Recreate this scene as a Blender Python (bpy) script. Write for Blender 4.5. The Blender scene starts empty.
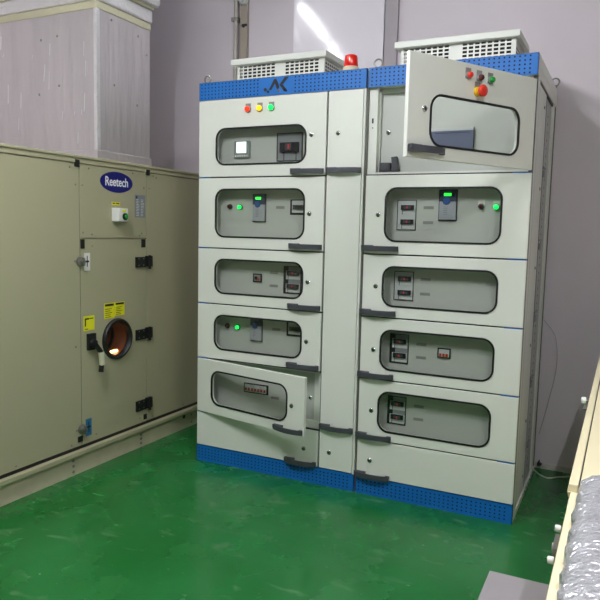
import bpy, bmesh, math, random
from mathutils import Vector, Matrix
random.seed(7)
S = bpy.context.scene
C = S.collection
PI = math.pi

# ------------------------------------------------------------------ camera
CAM = dict(loc=(2.2396, -3.2001, 1.3777), yaw=-0.4564, pitch=-0.1031, roll=0.0235, f=661.18)
cd = bpy.data.cameras.new('camera'); cam = bpy.data.objects.new('camera', cd); C.objects.link(cam)
cd.sensor_fit = 'HORIZONTAL'; cd.sensor_width = 36.0; cd.lens = 36.0 * CAM['f'] / 600.0
cd.clip_start = 0.02
_y, _p, _r = CAM['yaw'], CAM['pitch'], CAM['roll']
fw = Vector((math.sin(_y)*math.cos(_p), math.cos(_y)*math.cos(_p), math.sin(_p)))
rt = fw.cross(Vector((0, 0, 1))).normalized(); up = rt.cross(fw)
rt2 = math.cos(_r)*rt + math.sin(_r)*up; up2 = -math.sin(_r)*rt + math.cos(_r)*up
M = Matrix((rt2, up2, -fw)).transposed().to_4x4(); M.translation = Vector(CAM['loc'])
cam.matrix_world = M
S.camera = cam

# ------------------------------------------------------------------ world, exposure
w = bpy.data.worlds.new('world'); S.world = w; w.use_nodes = True
w.node_tree.nodes['Background'].inputs[0].default_value = (0.8, 0.85, 1, 1)
w.node_tree.nodes['Background'].inputs[1].default_value = 0.3
S.view_settings.view_transform = 'Standard'; S.view_settings.look = 'None'
S.view_settings.gamma = 1.0; S.view_settings.use_curve_mapping = False
S.view_settings.exposure = 0.0
TUBE = 97.0                                  # emission of the fluorescent tubes
# tubes: (x, y0, y1, strength factor)
CEIL = 3.22
# (centre x, centre y, length, turn in degrees, strength factor)
TUBES = [(-.30, -.25, 1.0, -11, .45), (-.53, -1.40, 1.0, -11, .45), (.66, -2.2, 1.2, 27, 4.0), (2.75, -2.4, 1.2, 0, 2.6)]

# ------------------------------------------------------------------ materials
def lin(c):
    return tuple(((v/255.0)/12.92 if v/255.0 <= .04045 else ((v/255.0+.055)/1.055)**2.4) for v in c) + (1,)
def mat(name, col, rough=.5, metal=0., emit=None, es=0., spec=None, bump=0., bscale=200., var=0., vscale=6., tint=None, stretch=None, bdist=.002, coat=0.):
    m = bpy.data.materials.new(name); m.use_nodes = True
    nt = m.node_tree; b = nt.nodes['Principled BSDF']
    b.inputs['Base Color'].default_value = lin(col); b.inputs['Roughness'].default_value = rough
    b.inputs['Metallic'].default_value = metal
    if spec is not None: b.inputs['Specular IOR Level'].default_value = spec
    if coat: b.inputs['Coat Weight'].default_value = coat; b.inputs['Coat Roughness'].default_value = .10
    if emit: b.inputs['Emission Color'].default_value = lin(emit); b.inputs['Emission Strength'].default_value = es
    if bump or var:
        tc = nt.nodes.new('ShaderNodeTexCoord'); mp = nt.nodes.new('ShaderNodeMapping')
        nt.links.new(tc.outputs['Object'], mp.inputs[0])
        if stretch: mp.inputs['Scale'].default_value = stretch
    if bump:
        n = nt.nodes.new('ShaderNodeTexNoise'); n.inputs['Scale'].default_value = bscale; n.inputs['Detail'].default_value = 3
        nt.links.new(mp.outputs[0], n.inputs['Vector'])
        bp = nt.nodes.new('ShaderNodeBump'); bp.inputs['Strength'].default_value = bump; bp.inputs['Distance'].default_value = bdist
        nt.links.new(n.outputs[0], bp.inputs['Height']); nt.links.new(bp.outputs[0], b.inputs['Normal'])
    if var:
        n = nt.nodes.new('ShaderNodeTexNoise'); n.inputs['Scale'].default_value = vscale; n.inputs['Detail'].default_value = 5
        nt.links.new(mp.outputs[0], n.inputs['Vector'])
        r = nt.nodes.new('ShaderNodeValToRGB'); c = lin(col); t = lin(tint) if tint else tuple(v*(1-var) for v in c[:3])+(1,)
        r.color_ramp.elements[0].position = .35; r.color_ramp.elements[1].position = .7
        r.color_ramp.elements[0].color = t; r.color_ramp.elements[1].color = c
        nt.links.new(n.outputs[0], r.inputs[0]); nt.links.new(r.outputs[0], b.inputs['Base Color'])
    return m
def glass_mat(name, tint=(250, 251, 250)):
    m = bpy.data.materials.new(name); m.use_nodes = True; nt = m.node_tree
    for n in list(nt.nodes): nt.nodes.remove(n)
    o = nt.nodes.new('ShaderNodeOutputMaterial'); mx = nt.nodes.new('ShaderNodeMixShader')
    t = nt.nodes.new('ShaderNodeBsdfTransparent'); t.inputs[0].default_value = lin(tint)
    g = nt.nodes.new('ShaderNodeBsdfGlossy'); g.inputs['Roughness'].default_value = .03
    fr = nt.nodes.new('ShaderNodeFresnel'); fr.inputs[0].default_value = 1.5
    ge = nt.nodes.new('ShaderNodeNewGeometry'); sb = nt.nodes.new('ShaderNodeMath'); sb.operation = 'SUBTRACT'; sb.inputs[0].default_value = 1.0
    mu = nt.nodes.new('ShaderNodeMath'); mu.operation = 'MULTIPLY'       # only the outer face of the pane reflects
    nt.links.new(ge.outputs['Backfacing'], sb.inputs[1]); nt.links.new(fr.outputs[0], mu.inputs[0]); nt.links.new(sb.outputs[0], mu.inputs[1])
    nt.links.new(mu.outputs[0], mx.inputs[0]); nt.links.new(t.outputs[0], mx.inputs[1]); nt.links.new(g.outputs[0], mx.inputs[2])
    nt.links.new(mx.outputs[0], o.inputs[0]); return m

CABM = mat('cabinet_paint', (224, 226, 217), .38, bump=.12, bscale=900, bdist=.0004)
FRAMEM = mat('frame_paint', (216, 218, 210), .42)
INNER = mat('inner_panel_paint', (184, 187, 180), .4)
BLUE = mat('blue_paint', (4, 102, 182), .5, bump=.1, bscale=800, bdist=.0004)
BLUEFILM = mat('blue_film', (6, 96, 180), .5)
DARK = mat('dark_void', (16, 17, 18), .8)
SEAM = mat('seam_grey', (92, 92, 84), .6)
RUBBER = mat('black_rubber', (16, 18, 18), .5)
HANDLE = mat('charcoal_plastic', (66, 68, 74), .4)
CHROME = mat('chrome', (190, 190, 190), .2, 1.)
STEEL = mat('dull_steel', (150, 148, 142), .4, .9)
BLACK = mat('black_plastic', (22, 22, 24), .45)
GREYP = mat('grey_plastic', (190, 193, 192), .45)
MIDG = mat('mid_grey_plastic', (132, 136, 136), .45)
DRIVEG = mat('drive_cover_grey', (156, 160, 166), .4)
NAVY = mat('navy_plastic', (44, 54, 78), .4)
SLATE = mat('slate_screen', (92, 100, 124), .3)
CHANM = mat('channel_grey', (168, 170, 166), .45)  # darker grey than the side panel
WHITEP = mat('white_plastic', (226, 226, 222), .35)
LABEL = mat('grey_label', (140, 140, 132), .5)
REDOFF = mat('dark_red_lens', (70, 24, 24), .25)
REDON = mat('red_lamp_lit', (230, 40, 20), .3, emit=(255, 60, 20), es=1.0)
HOTRED = mat('red_lamp_core', (255, 120, 60), .3, emit=(255, 140, 70), es=2.2)
YELON = mat('yellow_lamp_lit', (240, 190, 10), .3, emit=(255, 185, 0), es=1.5)
GRNON = mat('green_lamp_lit', (0, 200, 90), .3, emit=(0, 255, 90), es=1.6)
GRNHOT = mat('green_lamp_core', (120, 255, 180), .3, emit=(130, 255, 190), es=3.)
LCDG = mat('green_lcd_digits', (60, 255, 80), .4, emit=(50, 255, 70), es=1.6)
LCDW = mat('white_lcd', (220, 240, 235), .3, emit=(225, 245, 240), es=1.3)
LEDR = mat('red_led', (200, 44, 34), .3, emit=(255, 40, 20), es=.25)
REDB = mat('red_button', (222, 50, 30), .35)
GRNB = mat('green_button', (20, 150, 50), .35)
YELP = mat('yellow_plastic', (235, 190, 50), .4)
REDM = mat('red_toggle', (180, 60, 45), .4)
BLUED = mat('blue_dial', (40, 80, 140), .35)
GLASS = glass_mat('window_glass')
ALU = mat('cutout_metal', (120, 118, 112), .35, .7)
AHUM = mat('ahu_beige_paint', (170, 166, 136), .42, bump=.25, bscale=350, bdist=.0006)
AHUTRIM = mat('ahu_trim_paint', (176, 170, 140), .4)
AHUBASE = mat('ahu_base_paint', (206, 194, 168), .5, var=.12, vscale=9)
CREAM = mat('cream_paint', (236, 224, 186), .4)
FOILD = mat('duct_foil', (206, 200, 202), .36, .6, bump=.9, bscale=26, stretch=(1.0, 1.0, .12), bdist=.012, var=.1, vscale=10)
FOILT = mat('foil_tape', (232, 230, 232), .34, .6, bump=.9, bscale=45, bdist=.01)
YTAPE = mat('aged_tape', (190, 186, 160), .5, .15, bump=.7, bscale=50, bdist=.006)
FOILP = mat('crinkled_foil', (240, 238, 246), .26, .75, bump=.8, bscale=75, stretch=(1, 1.6, 1), bdist=.006)
_n = FOILP.node_tree; _v = _n.nodes.new('ShaderNodeTexVoronoi'); _v.inputs['Scale'].default_value = 110; _v.feature = 'F1'
_b2 = _n.nodes.new('ShaderNodeBump'); _b2.inputs['Strength'].default_value = .6; _b2.inputs['Distance'].default_value = .004
_tc = [x for x in _n.nodes if x.type == 'TEX_COORD'][0]; _b1 = [x for x in _n.nodes if x.type == 'BUMP' and x != _b2][0]
_n.links.new(_tc.outputs['Object'], _v.inputs['Vector']); _n.links.new(_v.outputs['Distance'], _b2.inputs['Height'])
_n.links.new(_b1.outputs[0], _b2.inputs['Normal']); _n.links.new(_b2.outputs[0], _n.nodes['Principled BSDF'].inputs['Normal'])
GREYM = mat('grey_sheet', (160, 154, 160), .45, var=.06, vscale=5)
CABLE = mat('white_cable_sheath', (215, 215, 205), .4)
YSTICK = mat('yellow_sticker', (232, 228, 30), .45)
PLATE = mat('data_plate', (130, 138, 146), .4)
LOGOB = mat('logo_blue', (12, 16, 110), .3)
WHITEINK = mat('white_ink', (240, 240, 245), .4)
BLUEST = mat('blue_sticker', (40, 110, 150), .5)
COPPER = mat('copper_interior', (140, 92, 66), .3, .3)
LAMPIN = mat('inspection_lamp', (255, 190, 120), .3, emit=(255, 185, 120), es=9)
BEACON = mat('beacon_red', (200, 26, 14), .12, emit=(220, 30, 10), es=.12)
WALLM = mat('lavender_wall', (212, 203, 210), .6, bump=.15, bscale=30, bdist=.003, var=.05, vscale=2)
WALLG = mat('dimmed_unseen_wall', (150, 146, 150), .7)  # unseen walls, made darker than the lavender to cut bounce light
CEILM = mat('dimmed_ceiling', (176, 176, 174), .8)  # unseen ceiling, greyed down so it bounces less light
BASEB = mat('baseboard_paint', (218, 214, 208), .6, var=.3, vscale=14)
SHEET = mat('glossy_panel', (230, 224, 232), .14, coat=.6)
SHEET.node_tree.nodes['Principled BSDF'].inputs['Specular IOR Level'].default_value = .6
STRIPM = mat('cover_strip', (158, 152, 156), .5)
PIPEM = mat('grey_conduit', (176, 168, 160), .4)
PIPED = mat('brown_conduit', (156, 146, 134), .45)

def floor_mat():
    m = mat('green_epoxy', (28, 104, 56), .22)
    nt = m.node_tree; b = nt.nodes['Principled BSDF']
    tc = nt.nodes.new('ShaderNodeTexCoord')
    def noise(sc, det, p0, p1, stretch=None, dist=0.):
        n = nt.nodes.new('ShaderNodeTexNoise'); n.inputs['Scale'].default_value = sc; n.inputs['Detail'].default_value = det
        n.inputs['Distortion'].default_value = dist
        mp = nt.nodes.new('ShaderNodeMapping'); nt.links.new(tc.outputs['Object'], mp.inputs[0])
        if stretch: mp.inputs['Scale'].default_value = stretch
        nt.links.new(mp.outputs[0], n.inputs['Vector'])
        r = nt.nodes.new('ShaderNodeMapRange'); r.inputs['From Min'].default_value = p0; r.inputs['From Max'].default_value = p1
        nt.links.new(n.outputs[0], r.inputs['Value']); return r.outputs[0]
    def mix(fac, a, bcol, k=1.):
        mu = nt.nodes.new('ShaderNodeMath'); mu.operation = 'MULTIPLY'; mu.inputs[1].default_value = k
        nt.links.new(fac, mu.inputs[0])
        mx = nt.nodes.new('ShaderNodeMix'); mx.data_type = 'RGBA'
        nt.links.new(mu.outputs[0], mx.inputs['Factor'])
        if isinstance(a, tuple): mx.inputs['A'].default_value = a
        else: nt.links.new(a, mx.inputs['A'])
        mx.inputs['B'].default_value = bcol
        return mx.outputs['Result']
    c = mix(noise(1.6, 4, .35, .65), lin((16, 100, 38)), lin((28, 112, 54)))
    c = mix(noise(5.5, 8, .60, .78, (1, 2.2, 1), .6), c, lin((120, 160, 120)), .5)
    c = mix(noise(21, 6, .68, .76), c, lin((150, 175, 145)), .35)
    nt.links.new(c, b.inputs['Base Color'])
    rr = nt.nodes.new('ShaderNodeMapRange'); rr.inputs['To Min'].default_value = .16; rr.inputs['To Max'].default_value = .34
    nt.links.new(noise(4, 5, .3, .7), rr.inputs['Value']); nt.links.new(rr.outputs[0], b.inputs['Roughness'])
    return m
FLOORM = floor_mat()

# ------------------------------------------------------------------ mesh helpers
class MB:
    def __init__(s): s.v = []; s.f = []; s.m = []; s.sm = []
    def add(s, vs, fs, m=0, smooth=False):
        o = len(s.v); s.v += [tuple(v) for v in vs]
        for f in fs: s.f.append([i+o for i in f]); s.m.append(m); s.sm.append(smooth)
        return s
    def box(s, x0, x1, y0, y1, z0, z1, m=0):
        return s.add([(x0,y0,z0),(x1,y0,z0),(x1,y1,z0),(x0,y1,z0),(x0,y0,z1),(x1,y0,z1),(x1,y1,z1),(x0,y1,z1)],
              [(0,3,2,1),(4,5,6,7),(0,1,5,4),(1,2,6,5),(2,3,7,6),(3,0,4,7)], m)
    def rings(s, rings, m=0, caps=True, smooth=True, closed=False):
        n = len(rings[0]); vs = [v for r in rings for v in r]; fs = []
        k = len(rings); rg = range(k) if closed else range(k-1)
        for i in rg:
            j = (i+1) % k
            for a in range(n):
                b = (a+1) % n; fs.append((i*n+a, i*n+b, j*n+b, j*n+a))
        s.add(vs, fs, m, smooth)
        if caps and not closed:
            s.add(rings[0], [tuple(range(n))[::-1]], m); s.add(rings[-1], [tuple(range(n))], m)
        return s
    def lathe(s, p, ax, prof, m=0, n=16, caps=True):      # prof: (distance along axis, radius)
        p = Vector(p); ax = Vector(ax).normalized()
        u = ax.orthogonal().normalized(); v = ax.cross(u)
        return s.rings([[p+ax*d+(u*math.cos(2*PI*i/n)+v*math.sin(2*PI*i/n))*max(r, 1e-5) for i in range(n)] for d, r in prof], m, caps)
    def cyl(s, a, b, r, m=0, n=12, r2=None):
        a = Vector(a); b = Vector(b)
        return s.lathe(a, b-a, [(0, r), ((b-a).length, r if r2 is None else r2)], m, n)
    def tube(s, pts, r, m=0, n=8, closed=False):
        pts = [Vector(p) for p in pts]; rs = []; k = len(pts); u = None
        for i, p in enumerate(pts):
            t = (pts[(i+1) % k]-pts[i-1]) if closed else (pts[min(i+1, k-1)]-pts[max(i-1, 0)])
            t.normalize()
            if u is None: u = t.orthogonal().normalized()
            u = (u - t*u.dot(t)).normalized(); v = t.cross(u)
            rs.append([p+(u*math.cos(2*PI*j/n)+v*math.sin(2*PI*j/n))*r for j in range(n)])
        return s.rings(rs, m, True, True, closed)
    def prism_xz(s, poly, y0, y1, m=0):
        n = len(poly); vs = [(x, y0, z) for x, z in poly]+[(x, y1, z) for x, z in poly]
        return s.add(vs, [tuple(range(n)), tuple(range(2*n-1, n-1, -1))]+[(i, i+n, (i+1) % n+n, (i+1) % n) for i in range(n)], m)
    def prism_yz(s, poly, x0, x1, m=0):
        n = len(poly); vs = [(x0, y, z) for y, z in poly]+[(x1, y, z) for y, z in poly]
        return s.add(vs, [tuple(range(n)), tuple(range(2*n-1, n-1, -1))]+[(i, (i+1) % n, (i+1) % n+n, i+n) for i in range(n)], m)
    def prism_xy(s, poly, z0, z1, m=0):
        n = len(poly); vs = [(x, y, z0) for x, y in poly]+[(x, y, z1) for x, y in poly]
        return s.add(vs, [tuple(range(n)), tuple(range(2*n-1, n-1, -1))]+[(i, (i+1) % n, (i+1) % n+n, i+n) for i in range(n)], m)
    def perf(s, us, vs_, fn, th, m=0):
        # sheet with real holes; us / vs_ = lists of (a, b) hole spans, fn(u, v, d) -> point
        U = sorted(set([us[0]]+[e for h in us[1] for e in h]+[us[2]])); V = sorted(set([vs_[0]]+[e for h in vs_[1] for e in h]+[vs_[2]]))
        hu = set(h for h in us[1]); hv = set(h for h in vs_[1])
        for i in range(len(U)-1):
            for j in range(len(V)-1):
                if (U[i], U[i+1]) in hu and (V[j], V[j+1]) in hv: continue
                q = [fn(U[i], V[j], 0), fn(U[i+1], V[j], 0), fn(U[i+1], V[j+1], 0), fn(U[i], V[j+1], 0)]
                s.add(q, [(0, 1, 2, 3)], m)
        return s
    def build(s, name, mats, parent=None, loc=None, bevel=0., solid=0., fix=True, rot=None):
        me = bpy.data.meshes.new(name); me.from_pydata(s.v, [], s.f)
        if not isinstance(mats, (list, tuple)): mats = [mats]
        for m in mats: me.materials.append(m)
        me.polygons.foreach_set('material_index', s.m); me.polygons.foreach_set('use_smooth', s.sm)
        b = bmesh.new(); b.from_mesh(me)
        bmesh.ops.remove_doubles(b, verts=b.verts, dist=1e-6)
        if fix: bmesh.ops.recalc_face_normals(b, faces=b.faces)
        b.to_mesh(me); b.free()
        if any(s.sm): 
            try: me.set_sharp_from_angle(angle=math.radians(40))
            except Exception: pass
        o = bpy.data.objects.new(name, me); C.objects.link(o)
        if parent: o.parent = parent
        if loc: o.location = loc
        if rot: o.rotation_euler = rot
        if solid:
            md = o.modifiers.new('solid', 'SOLIDIFY'); md.thickness = solid; md.offset = -1
        if bevel:
            md = o.modifiers.new('bevel', 'BEVEL'); md.width = bevel; md.segments = 2; md.limit_method = 'ANGLE'; md.angle_limit = math.radians(40)
        return o
def tag(o, label=None, cat=None, group=None, kind=None):
    if label: o['label'] = label
    if cat: o['category'] = cat
    if group: o['group'] = group
    if kind: o['kind'] = kind
    return o
def empty(name, loc, label, cat, group=None, rz=0):
    o = bpy.data.objects.new(name, None); C.objects.link(o); o.location = loc; o.rotation_euler = (0, 0, rz)
    o.empty_display_size = .1
    return tag(o, label, cat, group)
def rrect(x0, x1, z0, z1, r, n=7):
    pts = []
    for cx, cz, a0 in ((x1-r, z1-r, 0), (x0+r, z1-r, 90), (x0+r, z0+r, 180), (x1-r, z0+r, 270)):
        for k in range(n):
            a = math.radians(a0+90*k/(n-1)); pts.append((cx+r*math.cos(a), cz+r*math.sin(a)))
    return pts
def ring_plate(mb, outer, inner, y0, y1, m=0):
    n = len(inner)
    for y in (y0, y1):
        mb.add([(x, y, z) for x, z in outer]+[(x, y, z) for x, z in inner], [(i, (i+1) % n, (i+1) % n+n, i+n) for i in range(n)], m)
    mb.add([(x, y0, z) for x, z in outer]+[(x, y1, z) for x, z in outer], [(i, (i+1) % n, (i+1) % n+n, i+n) for i in range(n)], m)
    mb.add([(x, y0, z) for x, z in inner]+[(x, y1, z) for x, z in inner], [(i, (i+1) % n, (i+1) % n+n, i+n) for i in range(n)], m)
def text_obj(name, txt, size, m, parent, mtx, extrude=.0006, bold=.0):
    cu = bpy.data.curves.new(name, 'FONT'); cu.body = txt; cu.size = size; cu.extrude = extrude; cu.offset = bold
    cu.align_x = 'CENTER'; cu.align_y = 'CENTER'
    t = bpy.data.objects.new(name+'_curve', cu); C.objects.link(t)
    bpy.context.view_layer.update()
    me = bpy.data.meshes.new_from_object(t.evaluated_get(bpy.context.evaluated_depsgraph_get()))
    bpy.data.objects.remove(t); me.materials.clear(); me.materials.append(m); me.transform(mtx)
    o = bpy.data.objects.new(name, me); C.objects.link(o); o.parent = parent
    return o

# ------------------------------------------------------------------ the room
XL, XR, YB, YF = -2.3, 4.6, 0.90, -6.5
def st(mb, name, m): return tag(mb.build(name, m), kind='structure')
st(MB().box(XL-.1, XR+.1, YF-.1, YB+.1, -.1, 0), 'floor', FLOORM)
st(MB().box(XL-.1, XR+.1, YF-.1, YB+.1, CEIL, CEIL+.1), 'ceiling', CEILM)
st(MB().box(XL, XR, YB, YB+.1, 0, CEIL), 'wall_back', WALLM)
st(MB().box(XL, XR, YF-.1, YF, 0, CEIL), 'wall_front', WALLG)
st(MB().box(XL-.1, XL, YF, YB, 0, CEIL), 'wall_left', WALLM)
st(MB().box(XR, XR+.1, YF, YB, 0, CEIL), 'wall_right', WALLG)
st(MB().box(XL, XR, YB-.008, YB, 0, .035), 'baseboard_back', BASEB)
# glossy cover sheet on the wall behind the cabinets, slightly bowed, and its side strip
mb = MB(); n = 16; fr = []; 
for i in range(n+1):
    z = 2.0+(CEIL-.02-2.0)*i/n; d = -.012*math.sin(PI*i/n)
    fr.append([(.145+.635*k/10., YB-.02-.006*math.sin(PI*k/10.)+d*.8, z) for k in range(11)])
vs = [p for r in fr for p in r]; fs = []
for i in range(n):
    for k in range(10): fs.append((i*11+k, i*11+k+1, (i+1)*11+k+1, (i+1)*11+k))
mb.add(vs, fs, 0, True)
mb.box(.146, .779, YB-.018, YB, 2.0, CEIL-.02)
st(mb, 'trim_1', SHEET)
st(MB().box(.785, .868, YB-.022, YB, 2.0, CEIL), 'trim_2', STRIPM)

# ceiling lights
TM = {}
for i, (x, yc, ln, turn, k) in enumerate(TUBES):
    if k not in TM: TM[k] = mat('tube_glow', (255, 255, 255), .5, emit=(248, 250, 255), es=TUBE*k)
    where = ['close above the left control cabinet', 'in front of the foil duct, second from the back wall',
             'alone over the middle of the green floor', 'above the cream equipment housing on the right'][i]
    t = empty('ceiling_light', (x, yc, CEIL), 'white fluorescent tube light '+where, 'ceiling light', 'fluorescent ceiling lights', rz=math.radians(turn))
    L = ln/2
    MB().box(-.04, .04, -L, L, -.045, 0).build('housing', WHITEP, t)
    MB().cyl((0, -L+.02, -.075), (0, L-.02, -.075), .019, 0, 12).build('tube', TM[k], t)
    for s in (-1, 1): MB().box(-.015, .015, s*(L-.01)-.012, s*(L-.01)+.012, -.1, -.04).build('lamp_holder', WHITEP, t)

# ------------------------------------------------------------------ electrical cabinets
H, ZB, ZP = 2.2, 2.104, .0944
SPL = [ZP, .300, .625, .950, 1.272, 1.672, ZB]

def lock_mb():
    m = MB()
    m.lathe((0, 0, 0), (0, -1, 0), [(0, .0125), (.003, .0125), (.005, .010), (.006, .0075)], 0, 18)
    m.lathe((0, -.006, 0), (0, -1, 0), [(0, .0065), (.0012, .006)], 1, 14)
    m.box(-.0012, .0105, -.009, -.006, -.0012, .0012, 0)
    return m
LOCKME = None
def add_lock(parent, x, z, y=0.):
    global LOCKME
    if LOCKME is None:
        o = lock_mb().build('lock', [CHROME, BLACK], parent, (x, y, z)); LOCKME = o.data
    else:
        o = bpy.data.objects.new('lock', LOCKME); C.objects.link(o); o.parent = parent; o.location = (x, y, z)
    return o
HME = None
def add_handle(parent, x0, x1, z, y=0.):
    """bowed flat pull handle standing off the door"""
    global HME
    if HME is None:
        m = MB(); W = .193; n = 14; hh = .027
        rings = []
        for i in range(n+1):
            t = i/n; x = -W/2+W*t; d = -.012-.022*math.sin(PI*min(max((t-.0)/1., 0), 1))**.75
            th = .008
            rings.append([(x, d, 0), (x, d, hh), (x, d+th, hh), (x, d+th, 0)])
        m.rings(rings, 0, True, False)
        m.box(-W/2, -W/2+.022, -.014, 0, .0, hh); m.box(W/2-.022, W/2, -.014, 0, 0, hh)
        m.box(-W/2+.002, -W/2+.062, -.02, 0, .010, hh+.003)
        o = m.build('handle', HANDLE, parent, ((x0+x1)/2, y, z), bevel=.0015); HME = o.data
    else:
        o = bpy.data.objects.new('handle', HME); C.objects.link(o); o.parent = parent; o.location = ((x0+x1)/2, y, z)
        b = o.modifiers.new('bevel', 'BEVEL'); b.width = .0015; b.segments = 2; b.limit_method = 'ANGLE'
    return o

def door(cab, x0, x1, z0, z1, win=None, lock=None, handle=None, hinge='left', ang=0., label=None, name='door', r=.055):
    """front at y=0 in cabinet space; object origin at the hinge"""
    hx = x0 if hinge == 'left' else x1
    d = MB(); T = .020
    X0, X1, Z0, Z1 = x0-hx, x1-hx, 0, z1-z0
    if win:
        wx0, wx1, wz0, wz1 = win[0]-hx, win[1]-hx, win[2]-z0, win[3]-z0
        inner = rrect(wx0, wx1, wz0, wz1, r)
        outer = []
        for (cx, cz) in ((X1, Z1), (X0, Z1), (X0, Z0), (X1, Z0)): outer += [(cx, cz)]*7
        ring_plate(d, outer, inner, 0, T)
    else: d.box(X0, X1, 0, T, Z0, Z1)
    a = math.radians(ang)*(1 if hinge == 'right' else -1)
    do = d.build(name, CABM, cab, (hx, 0, z0), rot=(0, 0, a))
    b = do.modifiers.new('bevel', 'BEVEL'); b.width = .0025; b.segments = 2; b.limit_method = 'ANGLE'; b.angle_limit = math.radians(50)
    if label: do['label'] = label
    if win:
        g = MB(); ring_plate(g, rrect(wx0-.006, wx1+.006, wz0-.006, wz1+.006, r+.006), rrect(wx0+.003, wx1-.003, wz0+.003, wz1-.003, r-.003), -.003, .004)
        g.build('gasket', RUBBER, do)
        MB().prism_xz(rrect(wx0+.001, wx1-.001, wz0+.001, wz1-.001, r-.001), .006, .009).build('window_pane', GLASS, do)
    if lock: add_lock(do, lock[0]-hx, lock[1]-z0)
    if handle: add_handle(do, handle[0]-hx, handle[1]-hx, handle[2]-z0)
    return do

def band(cab, x0, x1, z0, z1, name, rows, skip=None):
    m = MB(); pitch = .0228; h = .0037
    xs = []; x = x0+.018
    while x+h < x1-.012:
        if not (skip and skip[0] < x < skip[1]): xs.append((x-h, x+h))
        x += pitch
    zc = (z0+z1)/2; zs = [(zc+(j-(rows-1)/2)*.0185-h, zc+(j-(rows-1)/2)*.0185+h) for j in range(rows)]
    m.perf((x0, xs, x1), (z0, zs, z1), lambda u, v, d: (u, 0, v), .002)
    m.box(x0, x1, .0, .02, z1-.002, z1); m.box(x0, x0+.002, 0, .02, z0, z1); m.box(x1-.002, x1, 0, .02, z0, z1)
    b = m.build(name, BLUE, cab, fix=False)
    MB().box(x0+.003, x1-.003, .004, .008, z0+.001, z1-.003).build('hole_shade_plate', DARK, b)  # near-black sheet painting the shade seen through the holes
    return b

def pilot(parent, x, z, lens, core=None, y=0., plate=None, r=.0125, name='pilot_light', label=None):
    m = MB()
    if plate is not None: m.box(-.016, .016, -.0015, 0, -.014, .030, 3)
    m.lathe((0, 0, 0), (0, -1, 0), [(0, r+.003), (.006, r+.003), (.008, r)], 0, 18)
    m.lathe((0, -.008, 0), (0, -1, 0), [(0, r-.001), (.008, r-.001), (.013, r*.75), (.015, r*.3)], 1, 18)
    if core: m.lathe((0, -.0145, 0), (0, -1, 0), [(0, r*.5), (.0015, r*.35)], 2, 12)
    o = m.build(name, [BLACK if plate is None else MIDG, lens, core or lens, plate or MIDG], parent, (x, y, z))
    if label: o['label'] = label
    return o

def drive(parent, x0, x1, z0, z1, y, lit=True):
    W = x1-x0; Hh = z1-z0; m = MB(); zs = z0+Hh*.62
    m.box(x0, x1, y-.004, y, z0, z1, 0)                                # dark bezel
    m.box(x0+.006, x1-.003, y-.016, y-.003, z0+.006, zs, 1)            # light lower cover
    m.box(x0+.006, x1-.003, y-.018, y-.003, zs, z1-.003, 2)            # dark keypad
    m.lathe((x0+W*.45, y-.018, zs+.002), (0, -1, 0), [(0, .019), (.003, .017)], 3, 20)
    m.box(x0+W*.3, x0+W*.7, y-.019, y-.017, z1-.032, z1-.018, 4 if lit else 2)
    for j in range(5): m.box(x0+W*.3, x0+W*.52, y-.0165, y-.015, z0+.03+j*.009, z0+.034+j*.009, 5)
    return m.build('drive_unit', [BLACK, DRIVEG, NAVY, BLUED, LCDG, MIDG], parent)

def breaker_pair(parent, x0, x1, z0, z1, y, dark=False):
    m = MB(); t = .0035
    m.box(x0, x1, y-.002, y, z0, z1, 1 if dark else 3)
    for a in ((x0, x1, z0, z0+t), (x0, x1, z1-t, z1), (x0, x0+t, z0, z1), (x1-t, x1, z0, z1)): m.box(a[0], a[1], y-.004, y-.001, a[2], a[3], 0)
    if dark: m.box(x0+t, x0+.030, y-.0035, y-.001, z0+t, z1-t, 0); m.box(x0, x1, y-.0035, y-.001, z0, z0+.012, 0)
    xa = x0+(x1-x0)*.22; xb = x1-(x1-x0)*.12
    for k in (.27, .74):
        zc = z0+(z1-z0)*k
        m.box(xa-.008, xb+.006, y-.005, y-.001, zc-.034, zc+.014, 3)
        m.box(xa, xb, y-.014, y-.001, zc-.011, zc+.013, 0); m.box(xa+.015, xb-.015, y-.018, y-.012, zc-.006, zc+.008, 4)
        m.box((xa+xb)/2-.002, (xa+xb)/2+.003, y-.0195, y-.017, zc-.004, zc+.005, 2)
        m.box(xa+.004, xa+.007, y-.006, y-.003, zc-.034, zc-.011, 0)
    return m.build('circuit_breaker', [BLACK, MIDG, LEDR, GREYP, HANDLE], parent)

def breaker_single(parent, x0, x1, z0, z1, y):
    m = MB(); m.box(x0, x1, y-.003, y, z0, z1, 0); m.box(x0+.012, x1-.004, y-.005, y-.002, z0+.012, z1-.006, 1)
    zc = (z0+z1)/2; m.box(x0+.02, x1-.006, y-.014, y-.002, zc-.012, zc+.012, 2); m.box(x0+.035, x1-.02, y-.018, y-.012, zc-.006, zc+.006, 0)
    return m.build('circuit_breaker', [BLACK, GREYP, HANDLE], parent)

def nameplate(parent, x, z, y):
    m = MB(); m.box(x-.026, x+.026, y-.0015, y, z-.0075, z+.0075, 0)
    for k in range(5): m.box(x-.018+k*.0078, x-.013+k*.0078, y-.002, y-.001, z-.003, z+.003, 1)
    return m.build('label_plate', [LABEL, MIDG], parent)

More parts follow.
